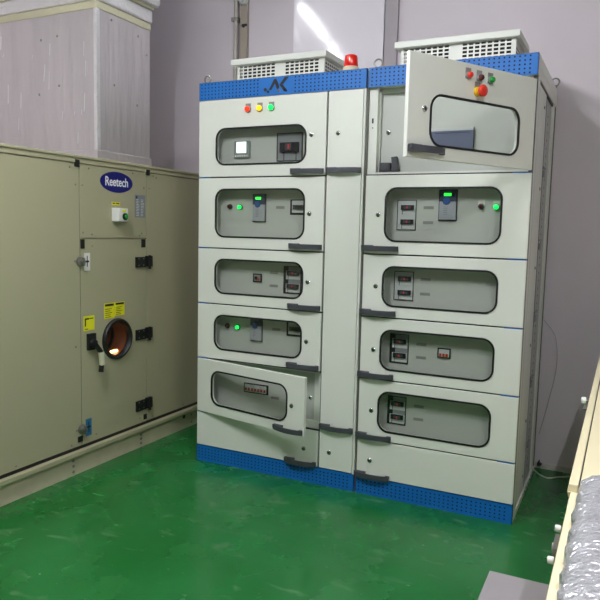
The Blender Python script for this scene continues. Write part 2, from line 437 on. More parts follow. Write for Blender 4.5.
def vent_hood(cab, x0, x1):
    y0, y1 = .19, .52; zt, zl = 2.373, 2.335
    bx0, bx1, by0, by1 = x0+.028, x1-.02, y0+.028, y1-.03
    m = MB()
    cx = (bx0+bx1)/2; sl = []; x = bx0+.026
    while x < bx1-.02:
        if abs(x-cx) > .026: sl.append((x-.0108, x+.0108))
        x += .0305
    zs = [(H+.008+.0188*j, H+.0197+.0188*j) for j in range(7)]
    m.perf((bx0, sl, bx1), (H, zs, zl), lambda u, v, d: (u, by0, v), .002)
    sy = []; y = by0+.022
    while y < by1-.018: sy.append((y-.0085, y+.0085)); y += .0275
    for X in (bx0, bx1): m.perf((by0, sy, by1), (H, zs, zl), lambda u, v, d, X=X: (X, u, v), .002)
    m.add([(bx0, by1, H), (bx1, by1, H), (bx1, by1, zl), (bx0, by1, zl)], [(0, 1, 2, 3)])
    o = m.build('roof_vent', FRAMEM, cab, fix=False)
    MB().box(bx0+.02, bx1-.02, by0+.02, by1-.02, H+.001, zl-.002).build('hood_shade_core', DARK, o)  # near-black block painting the hood's unlit inside behind the slots
    l = MB(); l.add([(x0, y0, zl), (x1, y0, zl), (x1, y1, zl), (x0, y1, zl), (x0, y0, zt-.008), (x1, y0, zt-.008), (x1, y1, zt-.008), (x0, y1, zt-.008), (x0+.02, y0+.02, zt), (x1-.02, y0+.02, zt), (x1-.02, y1-.02, zt), (x0+.02, y1-.02, zt)],
        [(0, 3, 2, 1), (0, 1, 5, 4), (1, 2, 6, 5), (2, 3, 7, 6), (3, 0, 4, 7), (4, 5, 9, 8), (5, 6, 10, 9), (6, 7, 11, 10), (7, 4, 8, 11), (8, 9, 10, 11)])
    l.build('vent_lid', FRAMEM, o, bevel=.002)

def eyebolt(cab, x, y):
    m = MB(); m.cyl((x, y, H), (x, y, H+.012), .011, 0, 12)
    m.tube([(x+.021*math.cos(t*PI/8), y, H+.030+.021*math.sin(t*PI/8)) for t in range(16)], .0045, 0, 8, True)
    m.build('lifting_eye', STEEL, cab)

D = .858
def carcass(cab, W, posts, right_detail=False):
    """posts = list of (x0,x1)"""
    f = MB()
    for a, b in posts: f.box(a, b, .022, .05, ZP, ZB)
    f.box(0, W, .012, D, ZB, H-.003); f.box(0, W, .012, D, 0, .02); f.box(0, W, .022, .05, .02, ZP)
    f.build('frame', FRAMEM, cab)
    MB().box(0, .003, .024, D-.002, .02, ZB).build('side_panel', FRAMEM, cab)
    MB().box(0, W, D-.003, D, .02, ZB).build('back_panel', FRAMEM, cab)

# ---- cabinet A ------------------------------------------------------------
A = empty('electrical_cabinet', (0, 0, 0), 'left steel control cabinet with blue bands, a narrow full-height door and the dark emblem', 'control cabinet', 'steel control cabinets with blue bands')
WA = 1.012; XS = .8
carcass(A, WA, [(0, .03), (.783, .823), (.985, WA)])
MB().box(1.0, WA-.001, .003, .022, .0, ZB).build('edge_trim', FRAMEM, A)
MB().box(WA+.0005, WA+.0105, .012, .02, .0, H-.01).build('joint_seal', SEAM, A)
MB().box(WA-.003, WA, .024, D-.002, .02, ZB).build('side_panel', FRAMEM, A)
# horizontal rails
for z in SPL[1:-1]:
    MB().box(.03, .783, .024, .05, z-.014, z+.014).build('cross_rail', FRAMEM, A)
    MB().box(.002, .798, .010, .0235, z-.003, z+.003).build('sealing_strip', RUBBER, A)
    MB().box(.002, .075, .002, .010, z-.0035, z+.001).build('blue_trim', BLUEFILM, A)
MB().box(XS-.001, XS+.005, .012, .0215, ZP, ZB).build('sealing_strip', DARK, A)
MB().box(.823, .985, .024, .05, .29, .32).build('cross_rail', FRAMEM, A)
G = .0035
WX = (.121, .679)
WZ = {4: (.365, .56), 3: (.689, .885), 2: (1.017, 1.208), 1: (1.340, 1.603), 0: (1.744, 1.939)}
IY = .07
# list: zlow index, window, lock z, handle z
spec = [(5, WZ[0], 1.886, 1.682, 0, 'door with three lit pilot lamps above its window'),
        (4, WZ[1], 1.473, 1.284, 0, None), (3, WZ[2], 1.110, .958, 0, None), (2, WZ[3], .784, .633, 0, None),
        (1, WZ[4], .458, .312, 11.0, 'windowed door standing ajar'), (0, None, .188, .096, 0, 'plain door without a window')]
doorsA = []
for k, wz, lz, hz, ang, lab in spec:
    win = (WX[0], WX[1], wz[0], wz[1]) if wz else None
    doorsA.append(door(A, G*.3, XS-G, SPL[k]+G, SPL[k+1]-G, win, (.712, lz), (.597, .790, hz), 'left', ang, lab))
door(A, XS+G+.003, 1.0-.002, .318, ZB-G, None, (.865, 1.887), (.806, .998, 1.683), 'right', 0, 'tall narrow door without a window')
td = door(A, XS+G+.003, 1.0-.002, ZP+G, .313, None, (.865, .191), None, 'right', 0, 'small plain door below the tall one')
add_handle(td, .806-.998, 0, .318-ZP-G)
d0 = doorsA[0]
for x, l, c, lab in ((.325, REDON, HOTRED, 'lit red pilot lamp'), (.399, YELON, None, 'lit yellow pilot lamp'), (.471, GRNON, GRNHOT, 'lit green pilot lamp')):
    pilot(d0, x-G*.3, 2.039-SPL[5]-G, l, c, plate=LABEL, r=.0155, label=lab)
band(A, 0, WA, ZB, H, 'top_band', 5, (.402, .598))
band(A, 0, WA, 0, ZP, 'plinth', 4)
# emblem: dots and two angular letters cut into the band
e = MB()
def P(pts, m=0): e.prism_xz(pts, -.0022, .001, m)
zc = 2.153
P([(.452, zc-.022), (.484, zc+.034), (.497, zc+.034), (.516, zc-.010), (.504, zc-.022), (.489, zc+.012), (.466, zc-.022)])
P([(.500, zc-.022), (.516, zc-.022), (.524, zc-.036), (.512, zc-.036)], 1)
P([(.516, zc+.002), (.548, zc+.040), (.572, zc+.040), (.536, zc+.002), (.566, zc-.034), (.546, zc-.034)])
P([(.536, zc-.010), (.548, zc-.010), (.566, zc-.034), (.552, zc-.034)], 1)
e.lathe((.430, .001, zc-.018), (0, -1, 0), [(0, .0095), (.0032, .0095)], 0, 16)
e.lathe((.447, .001, zc-.030), (0, -1, 0), [(0, .0075), (.0032, .0075)], 0, 14)
e.build('emblem', [BLACK, ALU], A)
vent_hood(A, .088, .698)
eyebolt(A, .024, .05); eyebolt(A, .03, .8)

def inner(cab, x0, x1, k, lockx=None, lockz=None, y=IY):
    p = MB().box(x0, x1, y, y+.003, SPL[k]+.014, SPL[k+1]-.014).build('inner_panel', INNER, cab)
    if lockx is not None: add_lock(p, lockx, lockz, y)
    return p
# A1
p = inner(A, .032, .781, 5)
m = MB(); m.box(.200, .302, IY-.012, IY, 1.786, 1.878, 0); m.box(.217, .280, IY-.014, IY-.011, 1.812, 1.873, 1)
for j in range(6): m.box(.208+j*.015, .216+j*.015, IY-.0135, IY-.011, 1.792, 1.799, 2)
m.build('power_meter', [MIDG, LCDW, WHITEP], p)
m = MB(); m.box(.472, .629, IY-.003, IY, 1.760, 1.912, 1)
for a in ((.472, .629, 1.760, 1.764), (.472, .629, 1.908, 1.912), (.472, .476, 1.76, 1.912), (.625, .629, 1.76, 1.912), (.515, .518, 1.76, 1.81), (.590, .593, 1.76, 1.81)): m.box(a[0], a[1], IY-.006, IY-.002, a[2], a[3], 0)
m.box(.497, .609, IY-.02, IY-.002, 1.808, 1.859, 0); m.box(.535, .575, IY-.03, IY-.018, 1.816, 1.852, 3); m.box(.553, .561, IY-.032, IY-.029, 1.824, 1.846, 2)
m.build('main_breaker', [BLACK, MIDG, LEDR, HANDLE], p)
# A2
p = inner(A, .032, .781, 4)
pilot(p, .173, 1.511, REDOFF, None, IY); pilot(p, .241, 1.508, GRNON, GRNHOT, IY, label='lit green pilot lamp')
drive(p, .325, .410, 1.425, 1.583, IY); nameplate(p, .499, 1.508, IY); breaker_single(p, .562, .662, 1.468, 1.552, IY)
# A3
p = inner(A, .032, .781, 3)
m = MB(); m.box(.334, .391, IY-.006, IY, 1.085, 1.134, 0); m.box(.342, .384, IY-.009, IY-.005, 1.092, 1.127, 1); m.box(.348, .366, IY-.012, IY-.008, 1.100, 1.118, 0); m.box(.366, .378, IY-.012, IY-.008, 1.096, 1.112, 2)
m.build('rotary_switch', [BLACK, MIDG, REDM], p)
nameplate(p, .467, 1.145, IY); nameplate(p, .467, 1.070, IY); breaker_pair(p, .530, .640, 1.032, 1.186, IY, True)
# A4
p = inner(A, .032, .781, 2)
pilot(p, .167, .818, REDOFF, None, IY); pilot(p, .237, .816, GRNON, GRNHOT, IY, label='lit green pilot lamp')
drive(p, .322, .401, .745, .890, IY, False); nameplate(p, .489, .823, IY); breaker_single(p, .556, .660, .794, .880, IY)
# A5
p = inner(A, .032, .745, 1, .713, .459)
MB().box(.745, .783, .052, .085, .316, .610).build('hinge_post', FRAMEM, A)
m = MB(); m.box(.285, .446, IY-.006, IY, .438, .494, 0)
for j in range(7): m.box(.294+j*.0207, .311+j*.0207, IY-.012, IY-.005, .445, .487, 1); m.box(.298+j*.0207, .308+j*.0207, IY-.016, IY-.011, .452, .468, 2)
m.build('breaker_row', [BLACK, GREYP, REDM], p)
nameplate(p, .490, .427, IY)
inner(A, .032, .781, 0)
MB().box(.66, .78, .03, .06, .316, .34).build('inner_ledge', FRAMEM, A)

# ---- cabinet B ------------------------------------------------------------
XB = 1.023; WB = .806
B = empty('electrical_cabinet', (XB, 0, 0), 'right steel control cabinet with blue bands, its top door swung wide open', 'control cabinet', 'steel control cabinets with blue bands')
carcass(B, WB, [(0, .045), (WB-.035, WB)])
for z in SPL[1:-1]:
    MB().box(.045, WB-.035, .024, .05, z-.014, z+.014).build('cross_rail', FRAMEM, B)
    MB().box(.004, WB-.004, .010, .0235, z-.003, z+.003).build('sealing_strip', RUBBER, B)
    MB().box(WB-.085, WB-.004, .002, .010, z-.0035, z+.001).build('blue_trim', BLUEFILM, B)
WXB = (.114, .678)
specB = [(5, WZ[0], None, None, 0, None), (4, (1.342, 1.603), 1.472, 1.288, 0, None), (3, (1.013, 1.210), 1.109, .960, 0, None),
         (2, (.684, .886), .781, .633, 0, None), (1, (.357, .564), .458, .308, 0, None), (0, None, .189, .096, 0, 'plain door without a window')]
for k, wz, lz, hz, ang, lab in specB:
    if k == 5: continue
    win = (WXB[0], WXB[1], wz[0], wz[1]) if wz else None
    door(B, G, WB-G*.3, SPL[k]+G, SPL[k+1]-G, win, (.075, lz), (-.006, .187, hz), 'right', ang, lab)
# the opened top door
dB = door(B, .040, WB-G*.3, 1.680, 2.084, (.163, .696, 1.737, 1.934), (.127, 1.873), (.045, .238, 1.700), 'right', 59.5, 'top door swung open with emergency stop button')
hx = WB-G*.3
def DX(s): return -s
for s, z, l, lab in ((.442, 2.035, REDB, 'red push button'), (.376, 2.034, REDOFF, 'dark red pilot lamp'), (.308, 2.034, GRNB, 'green push button')):
    pilot(dB, -s, z-1.68, l, None, 0, LABEL, .0135, 'push_button' if 'push' in lab else 'pilot_light', lab)
m = MB(); m.lathe((0, 0, 0), (0, -1, 0), [(0, .021), (.010, .020), (.012, .013), (.024, .013)], 0, 20)
m.lathe((0, -.022, 0), (0, -1, 0), [(0, .018), (.005, .0235), (.014, .0245), (.019, .020), (.021, .008)], 1, 24)
m.box(-.016, .016, -.0015, 0, .014, .040, 2)
m.build('emergency_stop', [YELP, REDB, LABEL], dB, (-.384, 0, 1.976-1.68))['label'] = 'red mushroom emergency stop button on yellow collar'
band(B, 0, WB, ZB, H, 'top_band', 5)
band(B, 0, WB, 0, ZP, 'plinth', 4)
vent_hood(B, .064, .690)
eyebolt(B, .03, .05); eyebolt(B, WB-.005, .78)
def bx(x): return x-XB
# B1 inner
MB().box(.030, .052, .0505, .0695, 1.69, 2.09).build('door_post', FRAMEM, B)
MB().box(.054, WB-.05, .0505, .0695, 2.082, 2.10).build('cross_rail', FRAMEM, B)
p = inner(B, .054, WB-.05, 5, bx(1.113), 1.889)
m = MB(); m.box(bx(1.083), bx(1.135), IY-.03, IY, 1.695, 1.735)
for j in range(3): m.box(bx(1.118)+j*.008, bx(1.123)+j*.008, IY-.036, IY-.028, 1.700, 1.728)
m.add([(bx(1.148), IY-.03, 1.694), (bx(1.180), IY-.03, 1.694), (bx(1.168), IY-.03, 1.765), (bx(1.142), IY-.03, 1.762), (bx(1.148), IY, 1.694), (bx(1.180), IY, 1.694), (bx(1.168), IY, 1.765), (bx(1.142), IY, 1.762)],
      [(0, 1, 2, 3), (7, 6, 5, 4), (0, 4, 5, 1), (1, 5, 6, 2), (2, 6, 7, 3), (3, 7, 4, 0)])
m.box(bx(1.13), bx(1.155), IY-.022, IY, 1.695, 1.715)
m.build('inner_handle', HANDLE, p)
m = MB(); m.box(bx(1.33), bx(1.545), IY-.02, IY, 1.775, 1.880, 0); m.box(bx(1.33), bx(1.545), IY-.022, IY, 1.880, 1.895, 1); m.box(bx(1.36), bx(1.53), IY-.0215, IY-.019, 1.868, 1.872, 2)
m.build('display_module', [SLATE, GREYP, NAVY], p)
m = MB(); m.box(.017, .025, .0205, .0225, 1.93, 1.955, 0); m.box(.019, .024, .0205, .0225, 1.905, 1.911, 0)
m.build('latch_slot', BLACK, B)
# B2
p = inner(B, .047, WB-.037, 4)
breaker_pair(p, bx(1.176), bx(1.276), 1.397, 1.550, IY); nameplate(p, bx(1.338), 1.511, IY); nameplate(p, bx(1.338), 1.437, IY)
drive(p, bx(1.389), bx(1.480), 1.447, 1.600, IY)
m = pilot(p, bx(1.596), 1.518, REDOFF, None, IY, WHITEP, .013); pilot(p, bx(1.667), 1.516, GRNON, GRNHOT, IY, WHITEP, .013, label='lit green pilot lamp')
# B3
p = inner(B, .047, WB-.037, 3)
breaker_pair(p, bx(1.174), bx(1.277), 1.038, 1.188, IY); nameplate(p, bx(1.338), 1.151, IY); nameplate(p, bx(1.338), 1.078, IY)
# B4
p = inner(B, .047, WB-.037, 2)
breaker_pair(p, bx(1.163), bx(1.264), .709, .864, IY, True); nameplate(p, bx(1.331), .819, IY); nameplate(p, bx(1.331), .751, IY)
m = MB(); m.box(bx(1.416), bx(1.482), IY-.006, IY, .762, .812, 0); m.box(bx(1.424), bx(1.476), IY-.012, IY-.005, .768, .806, 1)
for j in range(3): m.box(bx(1.428)+j*.016, bx(1.439)+j*.016, IY-.018, IY-.011, .771, .786, 2)
m.build('breaker_row', [BLACK, GREYP, REDM], p)
# B5
p = inner(B, .047, WB-.037, 1)
breaker_pair(p, bx(1.163), bx(1.264), .384, .534, IY, True); nameplate(p, bx(1.331), .495, IY); nameplate(p, bx(1.331), .427, IY)
inner(B, .047, WB-.037, 0)
# right-hand side of cabinet B (posts, recessed perforated channel, brackets, screws)
x1 = WB
MB().box(x1-.030, x1, .0505, .105, .02, ZB).build('front_post', FRAMEM, B)
MB().box(x1-.034, x1-.006, .105, .43, .03, ZB).build('side_panel', FRAMEM, B)
m = MB(); zz = []; z = .10
while z < 2.05: zz.append((z, z+.011)); z += .0415
X = x1-.012
m.perf((.475, [(.585, .603)], .72), (.03, zz, ZB), lambda u, v, d: (X, u, v), .002)
pr = m.build('perforated_channel', CHANM, B, fix=False)
MB().box(x1-.03, x1-.022, .47, .73, .03, ZB).build('hole_shade_plate', DARK, pr)  # painted dark to stand for the shade inside the channel holes
MB().box(x1-.03, x1-.0075, .43, .470, .9, 2.085).build('painted_gap_shade', RUBBER, B)  # near-flush dark strip: the shade of the gap put into its colour
MB().box(x1-.03, x1-.0085, .43, .470, .03, .9).build('painted_gap_shade', SEAM, B)  # lower stretch of the same gap shade, painted grey
MB().box(x1-.03, x1-.0005, .105, .113, .03, ZB).build('panel_seam', SEAM, B)
MB().box(x1-.03, x1-.0045, .113, .822, 2.092, 2.144).build('painted_gap_shade', RUBBER, B)  # shade below the top rail, painted as a dark strip
MB().box(x1-.02, x1+.0008, .0205, .026, .03, ZB).build('panel_seam', SEAM, B)
MB().box(x1-.03, x1-.004, .735, .822, .02, ZB).build('rear_post', MIDG and FRAMEM, B)
MB().box(x1-.02, x1-.001, .824, D-.003, .02, ZB).build('rear_edge', SEAM, B)
for z in (1.741, 1.363, .979, .623, .258):
    m = MB(); m.box(x1-.02, x1-.004, .465, .585, z-.006, z+.004); m.box(x1-.02, x1-.002, .475, .53, z-.05, z-.018); m.build('bracket', MIDG, B)
for z in (2.02, 1.62, 1.22, .82, .42, .12):
    MB().lathe((x1-.006, .36, z), (1, 0, 0), [(0, .009), (.003, .008), (.005, .004)], 0, 10).build('screw', STEEL, B)
m = MB(); m.box(x1-.006, x1+.001, .02, D, H-.055, H); m.box(x1-.035, x1, .02, D, H-.004, H); m.build('top_rail', FRAMEM, B)
m = MB(); m.box(x1-.006, x1+.001, .06, D-.02, 0, .03); m.build('bottom_rail', FRAMEM, B)
for j in range(6): MB().box(x1+.0005, x1+.0025, .42+j*.065, .445+j*.065, .012, .018).build('slot', RUBBER, B)

# ---- beacon on cabinet A --------------------------------------------------
b = empty('warning_beacon', (.890, .085, H), 'red rotating warning beacon on the roof of the left cabinet', 'beacon')
MB().lathe((0, 0, 0), (0, 0, 1), [(0, .042), (.030, .042), (.034, .036)], 0, 24).build('base', mat('beacon_base', (214, 204, 176), .5), b)
m = MB(); rg = []
for d, r in ((.030, .034), (.040, .036), (.080, .033), (.090, .031), (.094, .024), (.095, .001)):
    rg.append([(r*(1+.02*(i % 2))*math.cos(2*PI*i/32), r*(1+.02*(i % 2))*math.sin(2*PI*i/32), d) for i in range(32)])
m.rings(rg, 0); m.build('lens', BEACON, b)

# ------------------------------------------------------------------ air handling unit (left)
XA = -.432
U = empty('air_handling_unit', (XA, -.6, 0), 'large beige air handling unit with hinged door and porthole along the left wall', 'air handler')
oy = -.6
def uy(y): return y-oy
Y0, Y1 = -3.2, .86; DEP = -1.75
YS0, YS1, ZS = -.492, .066, 1.313
ZL, ZT = .155, 1.715
MB().box(DEP, -.012, uy(Y0), uy(Y1), .14, 1.74).build('casing', AHUM, U)
def upanel(y0, y1, z0, z1, name='panel', label=None, T=.012, hole=None):
    m = MB(); m.box(-.0119, 0, uy(y0)+.002, uy(y1)-.002, z0+.002, z1-.002)
    o = m.build(name, AHUM, U, bevel=.0015)
    if label: o['label'] = label
    return o
upanel(-1.75, YS0, ZL, ZT); upanel(Y0, -1.75, ZL, ZT)
ptop = upanel(YS0, YS1, ZS, ZT); upanel(YS1, .86, ZL, ZT)
# seams
for y in (YS0, YS1, -1.75): MB().box(-.0121, -.0035, uy(y)-.002, uy(y)+.002, ZL, ZT).build('seam', RUBBER, U)
# door with round hole
PC = (-.205, .722); PR = .108
n = 40
m = MB(); inn = [(uy(PC[0])+PR*math.cos(2*PI*i/n), PC[1]+PR*math.sin(2*PI*i/n)) for i in range(n)]
ya, yb_, za, zb = uy(YS0)+.002, uy(YS1)-.002, ZL+.002, ZS-.002
def onrect(i):
    a = 2*PI*(i+.0)/n; c, s_ = math.cos(a), math.sin(a)
    cy, cz = uy(PC[0]), PC[1]
    t = 1e9
    if c > 1e-9: t = min(t, (yb_-cy)/c)
    if c < -1e-9: t = min(t, (ya-cy)/c)
    if s_ > 1e-9: t = min(t, (zb-cz)/s_)
    if s_ < -1e-9: t = min(t, (za-cz)/s_)
    return (cy+c*t, cz+s_*t)
out = [onrect(i) for i in range(n)]
for (cy, cz) in ((ya, za), (ya, zb), (yb_, za), (yb_, zb)):
    j = min(range(n), key=lambda i: (out[i][0]-cy)**2+(out[i][1]-cz)**2); out[j] = (cy, cz)
for x in (0, -.0119): m.add([(x, y, z) for y, z in out]+[(x, y, z) for y, z in inn], [(i, (i+1) % n, (i+1) % n+n, i+n) for i in range(n)])
m.add([(0, y, z) for y, z in out]+[(-.0119, y, z) for y, z in out], [(i, (i+1) % n, (i+1) % n+n, i+n) for i in range(n)])
m.add([(0, y, z) for y, z in inn]+[(-.0119, y, z) for y, z in inn], [(i, (i+1) % n, (i+1) % n+n, i+n) for i in range(n)])
udoor = m.build('door', AHUM, U, fix=True)
# cut the casing behind the porthole with a boolean
cut = MB().cyl((-.35, uy(PC[0]), PC[1]), (.05, uy(PC[0]), PC[1]), PR-.001, 0, 40).build('cutter', AHUM, U)
cas = [o for o in U.children if o.name.startswith('casing')][0]
bm_ = cas.modifiers.new('cut', 'BOOLEAN'); bm_.object = cut; bm_.operation = 'DIFFERENCE'; bm_.solver = 'EXACT'
bpy.context.view_layer.update()
newme = bpy.data.meshes.new_from_object(cas.evaluated_get(bpy.context.evaluated_depsgraph_get()))
cas.modifiers.clear(); cas.data = newme; bpy.data.objects.remove(cut)
c = (0, uy(PC[0]), PC[1])
MB().lathe(c, (1, 0, 0), [(-.01, PR-.012), (.012, PR-.010), (.02, PR-.002), (.02, PR+.008), (.012, PR+.014), (0, PR+.015), (-.01, PR+.013)], 0, 48, False).build('porthole_ring', RUBBER, udoor)
m = MB(); m.lathe(c, (1, 0, 0), [(-.33, PR-.006), (-.012, PR-.006)], 0, 40, False)
m.lathe(c, (1, 0, 0), [(-.325, .0), (-.325, PR-.006)], 1, 40, False)
m.lathe(c, (1, 0, 0), [(-.13, PR-.006), (-.13, PR-.016), (-.112, PR-.016), (-.112, PR-.006)], 2, 40, False)
m.cyl((-.20, uy(PC[0])-.07, PC[1]-.05), (-.20, uy(PC[0])+.07, PC[1]-.05), .012, 1, 12)
m.build('porthole_recess', [COPPER, mat('copper_wall', (150, 100, 76), .4, .1), BLACK], udoor)
MB().cyl((-.05, uy(PC[0])+.005, PC[1]-.085), (-.05, uy(PC[0])+.055, PC[1]-.085), .009, 0, 12).build('interior_lamp', LAMPIN, udoor)
MB().lathe(c, (1, 0, 0), [(-.006, PR-.013), (-.003, PR-.013)], 0, 40).build('porthole_glass', GLASS, udoor)
# top rail, lower rail and base channel
m = MB(); m.box(DEP, .006, uy(Y0), uy(Y1), 1.716, 1.742); m.box(DEP, .014, uy(Y0), uy(Y1), 1.742, 1.757); m.build('top_rail', AHUTRIM, U, bevel=.003)
MB().box(-.3, -.004, uy(Y0), uy(Y1), .137, .155).build('sealing_strip', RUBBER, U)
m = MB(); m.box(-.10, .030, uy(Y0), uy(Y1), .118, .137); m.add([(.030, uy(Y0), .118), (.030, uy(Y1), .118), (.024, uy(Y1), .108), (.024, uy(Y0), .108), (-.02, uy(Y1), .112), (-.02, uy(Y0), .112)], [(0, 1, 2, 3), (3, 2, 4, 5)])
m.build('base_flange', AHUTRIM, U)
MB().box(DEP, 0, uy(Y0), uy(Y1), 0, .112).build('base_frame', AHUBASE, U)
for y, z in ((-.559, .085), (-.559, .055), (-.559, .022), (.011, .08), (.011, .055), (.011, .026), (-1.13, .08), (-1.13, .03), (.55, .08), (.55, .03)):
    MB().lathe((0, uy(y), z), (1, 0, 0), [(0, .008), (.004, .008), (.006, .004)], 0, 10).build('bolt', STEEL, U)
MB().lathe((0, uy(.463), .085), (1, 0, 0), [(0, .014), (.001, .014)], 0, 16).build('drain_hole', RUBBER, U)
for y, z in ((-1.0, 1.69), (-.56, 1.69), (-.51-.01, 1.60), (-.47, 1.60), (-.42, 1.695), (-.06, 1.70), (.04, 1.62), (.09, 1.62), (-.468, 1.345), (-.40, 1.335), (.02, 1.345), (.0, 1.33), (-.53, 1.19), (-.53, .72), (-.53, .25), (-.57, .175), (-.94, .175), (-.38, .19), (.0, .19), (.13, 1.70), (.16, 1.69), (.45, .175), (.13, .172), (-.40, 1.27)):
    MB().lathe((0, uy(y), z), (1, 0, 0), [(0, .006), (.0025, .005), (.003, .002)], 0, 8).build('screw', STEEL, U)
def blk(y0, y1, z0, z1, x1=.006, name='corner_bracket', m=RUBBER, par=None): return MB().box(0, x1, uy(y0), uy(y1), z0, z1).build(name, m, par or U, bevel=.001)
blk(-.527, -.495, 1.695, 1.733, .008); blk(.055, .09, 1.700, 1.733, .008)
blk(-.490, -.462, 1.258, 1.308); blk(.015, .048, 1.258, 1.308)
blk(-.525, -.49, .180, .212); blk(.035, .062, .172, .205)
for z in (1.17, .722, .273):
    m = MB(); m.box(0, .010, uy(-.040), uy(.050), z-.034, z+.030); m.box(0, .022, uy(.050), uy(.098), z-.030, z+.036); m.cyl((.018, uy(.075), z-.045), (.018, uy(.075), z+.040), .009, 0, 12)
    for a in (-.022, .022):
        for s_ in (-.02, .02): m.lathe((.010, uy(.005+a), z+s_), (1, 0, 0), [(0, .004), (.0015, .003)], 1, 8)
    m.build('hinge', [RUBBER, STEEL], udoor)
for z, lm in ((1.187, WHITEP), (.250, BLUEST)):
    m = MB(); m.lathe((0, uy(-.494), z), (1, 0, 0), [(0, .028), (.012, .026), (.016, .016), (.030, .014)], 0, 18); m.box(.02, .034, uy(-.500), uy(-.488), z-.022, z+.022); m.build('latch', STEEL, udoor)
    m = MB(); m.box(0, .001, uy(-.463), uy(-.418), z-.052, z+.046, 0)
    m.box(.001, .0016, uy(-.455), uy(-.426), z-.006, z+.004, 1); m.box(.001, .0016, uy(-.443), uy(-.437), z-.03, z+.03, 1)
    m.build('latch_sticker', [lm, RUBBER], udoor)
# stickers
def sticker(y0, y1, z0, z1, lines, par):
    m = MB(); m.box(0, .001, uy(y0), uy(y1), z0, z1, 0)
    for a in lines: m.box(.001, .0016, uy(y0+(y1-y0)*a[0]), uy(y0+(y1-y0)*a[1]), z0+(z1-z0)*a[2], z0+(z1-z0)*a[3], 1)
    return m.build('warning_sticker', [YSTICK, BLACK], par)
ls = [(.08, .92, .80, .94)]+[(.10, .55+.3*random.random(), .08+.13*j, .115+.13*j) for j in range(5)]
sticker(-.310, -.224, .850, .940, ls, udoor); sticker(-.222, -.138, .860, .940, ls, udoor)
sticker(-.473, -.388, .800, .882, [(.12, .22, .3, .85), (.12, .5, .75, .85), (.55, .9, .78, .84), (.12, .4, .08, .13)], udoor)
o = sticker(-.243, -.173, 1.505, 1.523, [(.1, .4, .4, .7), (.5, .9, .4, .7)], ptop)
# cam handle of the door
m = MB(); m.box(0, .02, uy(-.450), uy(-.395), .690, .782, 0); m.lathe((.02, uy(-.425), .728), (1, 0, 0), [(0, .026), (.02, .022)], 0, 16)
def bar(a, b, r, mi): m.cyl(a, b, r, mi, 10)
bar((.035, uy(-.425), .728), (.045, uy(-.385), .675), .014, 0); bar((.045, uy(-.385), .675), (.045, uy(-.378), .600), .016, 1); bar((.045, uy(-.378), .615), (.043, uy(-.385), .560), .014, 0)
m.build('door_handle', [RUBBER, mat('ivory_grip', (206, 204, 178), .4)], udoor)
# switch box, data plate, logo
m = MB(); m.box(0, .050, uy(-.242), uy(-.165), 1.412, 1.488, 0); m.box(.050, .055, uy(-.240), uy(-.167), 1.414, 1.486, 0)
m.lathe((.055, uy(-.195), 1.440), (1, 0, 0), [(0, .020), (.008, .020), (.010, .014)], 1, 18); m.lathe((.065, uy(-.195), 1.440), (1, 0, 0), [(0, .012), (.006, .011)], 2, 14)
m.box(.055, .0558, uy(-.215), uy(-.185), 1.466, 1.480, 3)
o = m.build('switch_box', [WHITEP, BLACK, GRNB, YSTICK], ptop, bevel=.002); o['label'] = 'small white switch box with green knob'
m = MB(); m.box(0, .001, uy(-.043), uy(.050), 1.440, 1.575, 0)
m.box(.001, .0014, uy(-.035), uy(-.020), 1.553, 1.568, 1)
for j in range(11):
    for a in (0, 1): m.box(.001, .0013, uy(-.030+a*.042), uy(-.030+a*.042+.018+.012*random.random()), 1.45+.0095*j, 1.453+.0095*j, 2)
m.build('data_plate', [PLATE, NAVY, WHITEP], ptop)
n = 40; LC = (-.200, 1.636); m = MB()
m.prism_yz([(uy(LC[0])+.136*math.cos(2*PI*i/n), LC[1]+.059*math.sin(2*PI*i/n)) for i in range(n)], 0, .0015)
sign = m.build('oval_sign', LOGOB, ptop)
R_ = Matrix(((0, 0, 1, .0016), (1, 0, 0, uy(LC[0])), (0, 1, 0, LC[1]), (0, 0, 0, 1)))
lt = text_obj('lettering', 'Reetech', .072, WHITEINK, ptop, R_ @ Matrix.Diagonal((.82, 1.0, 1, 1)), .0004, .0012)

# ------------------------------------------------------------------ insulated duct on the air handler
DX, DY0, DY1 = -.50, -.28, .185
Dct = empty('insulated_air_duct', (DX, DY0, 1.757), 'foil-wrapped insulated air duct rising from the beige air handler', 'air duct')
def dbox(x0, x1, y0, y1, z0, z1, name, m, sub=0, bev=.006, par=None):
    o = MB().box(x0-DX, x1-DX, y0-DY0, y1-DY0, z0-1.757, z1-1.757).build(name, m, par or Dct, bevel=bev); return o
riser = dbox(-1.75, DX, DY0, DY1, 1.757, 2.60, 'riser', FOILD)
dbox(-1.754, DX+.004, DY0-.004, DY1+.004, 2.590, 2.635, 'tape_band', YTAPE)
dbox(-1.765, DX+.012, DY0-.012, DY1+.012, 2.635, 2.715, 'foil_collar', FOILT, bev=.012)
dbox(-1.768, DX+.018, DY0-.016, DY1+.018, 2.715, 2.735, 'tape_band', YTAPE)
dbox(-1.79, DX+.045, DY0-.045, DY1+.06, 2.735, CEIL-.005, 'upper_duct', FOILT, bev=.03)
dbox(-1.756, DX+.008, DY0-.008, DY1+.008, 1.757, 1.815, 'foil_skirt', FOILD, bev=.006)
m = MB(); m.box(-.020, .003, -.0035, .022, .058, .835); m.build('corner_tape', FOILT, Dct)
for x, z in ((-.80, 2.47), (-.93, 2.46), (-.79, 2.19), (-.95, 2.15)):
    MB().lathe((x-DX, 0, z-1.757), (0, -1, 0), [(0, .008), (.002, .007), (.004, .003)], 0, 12).build('insulation_pin', STEEL, Dct)
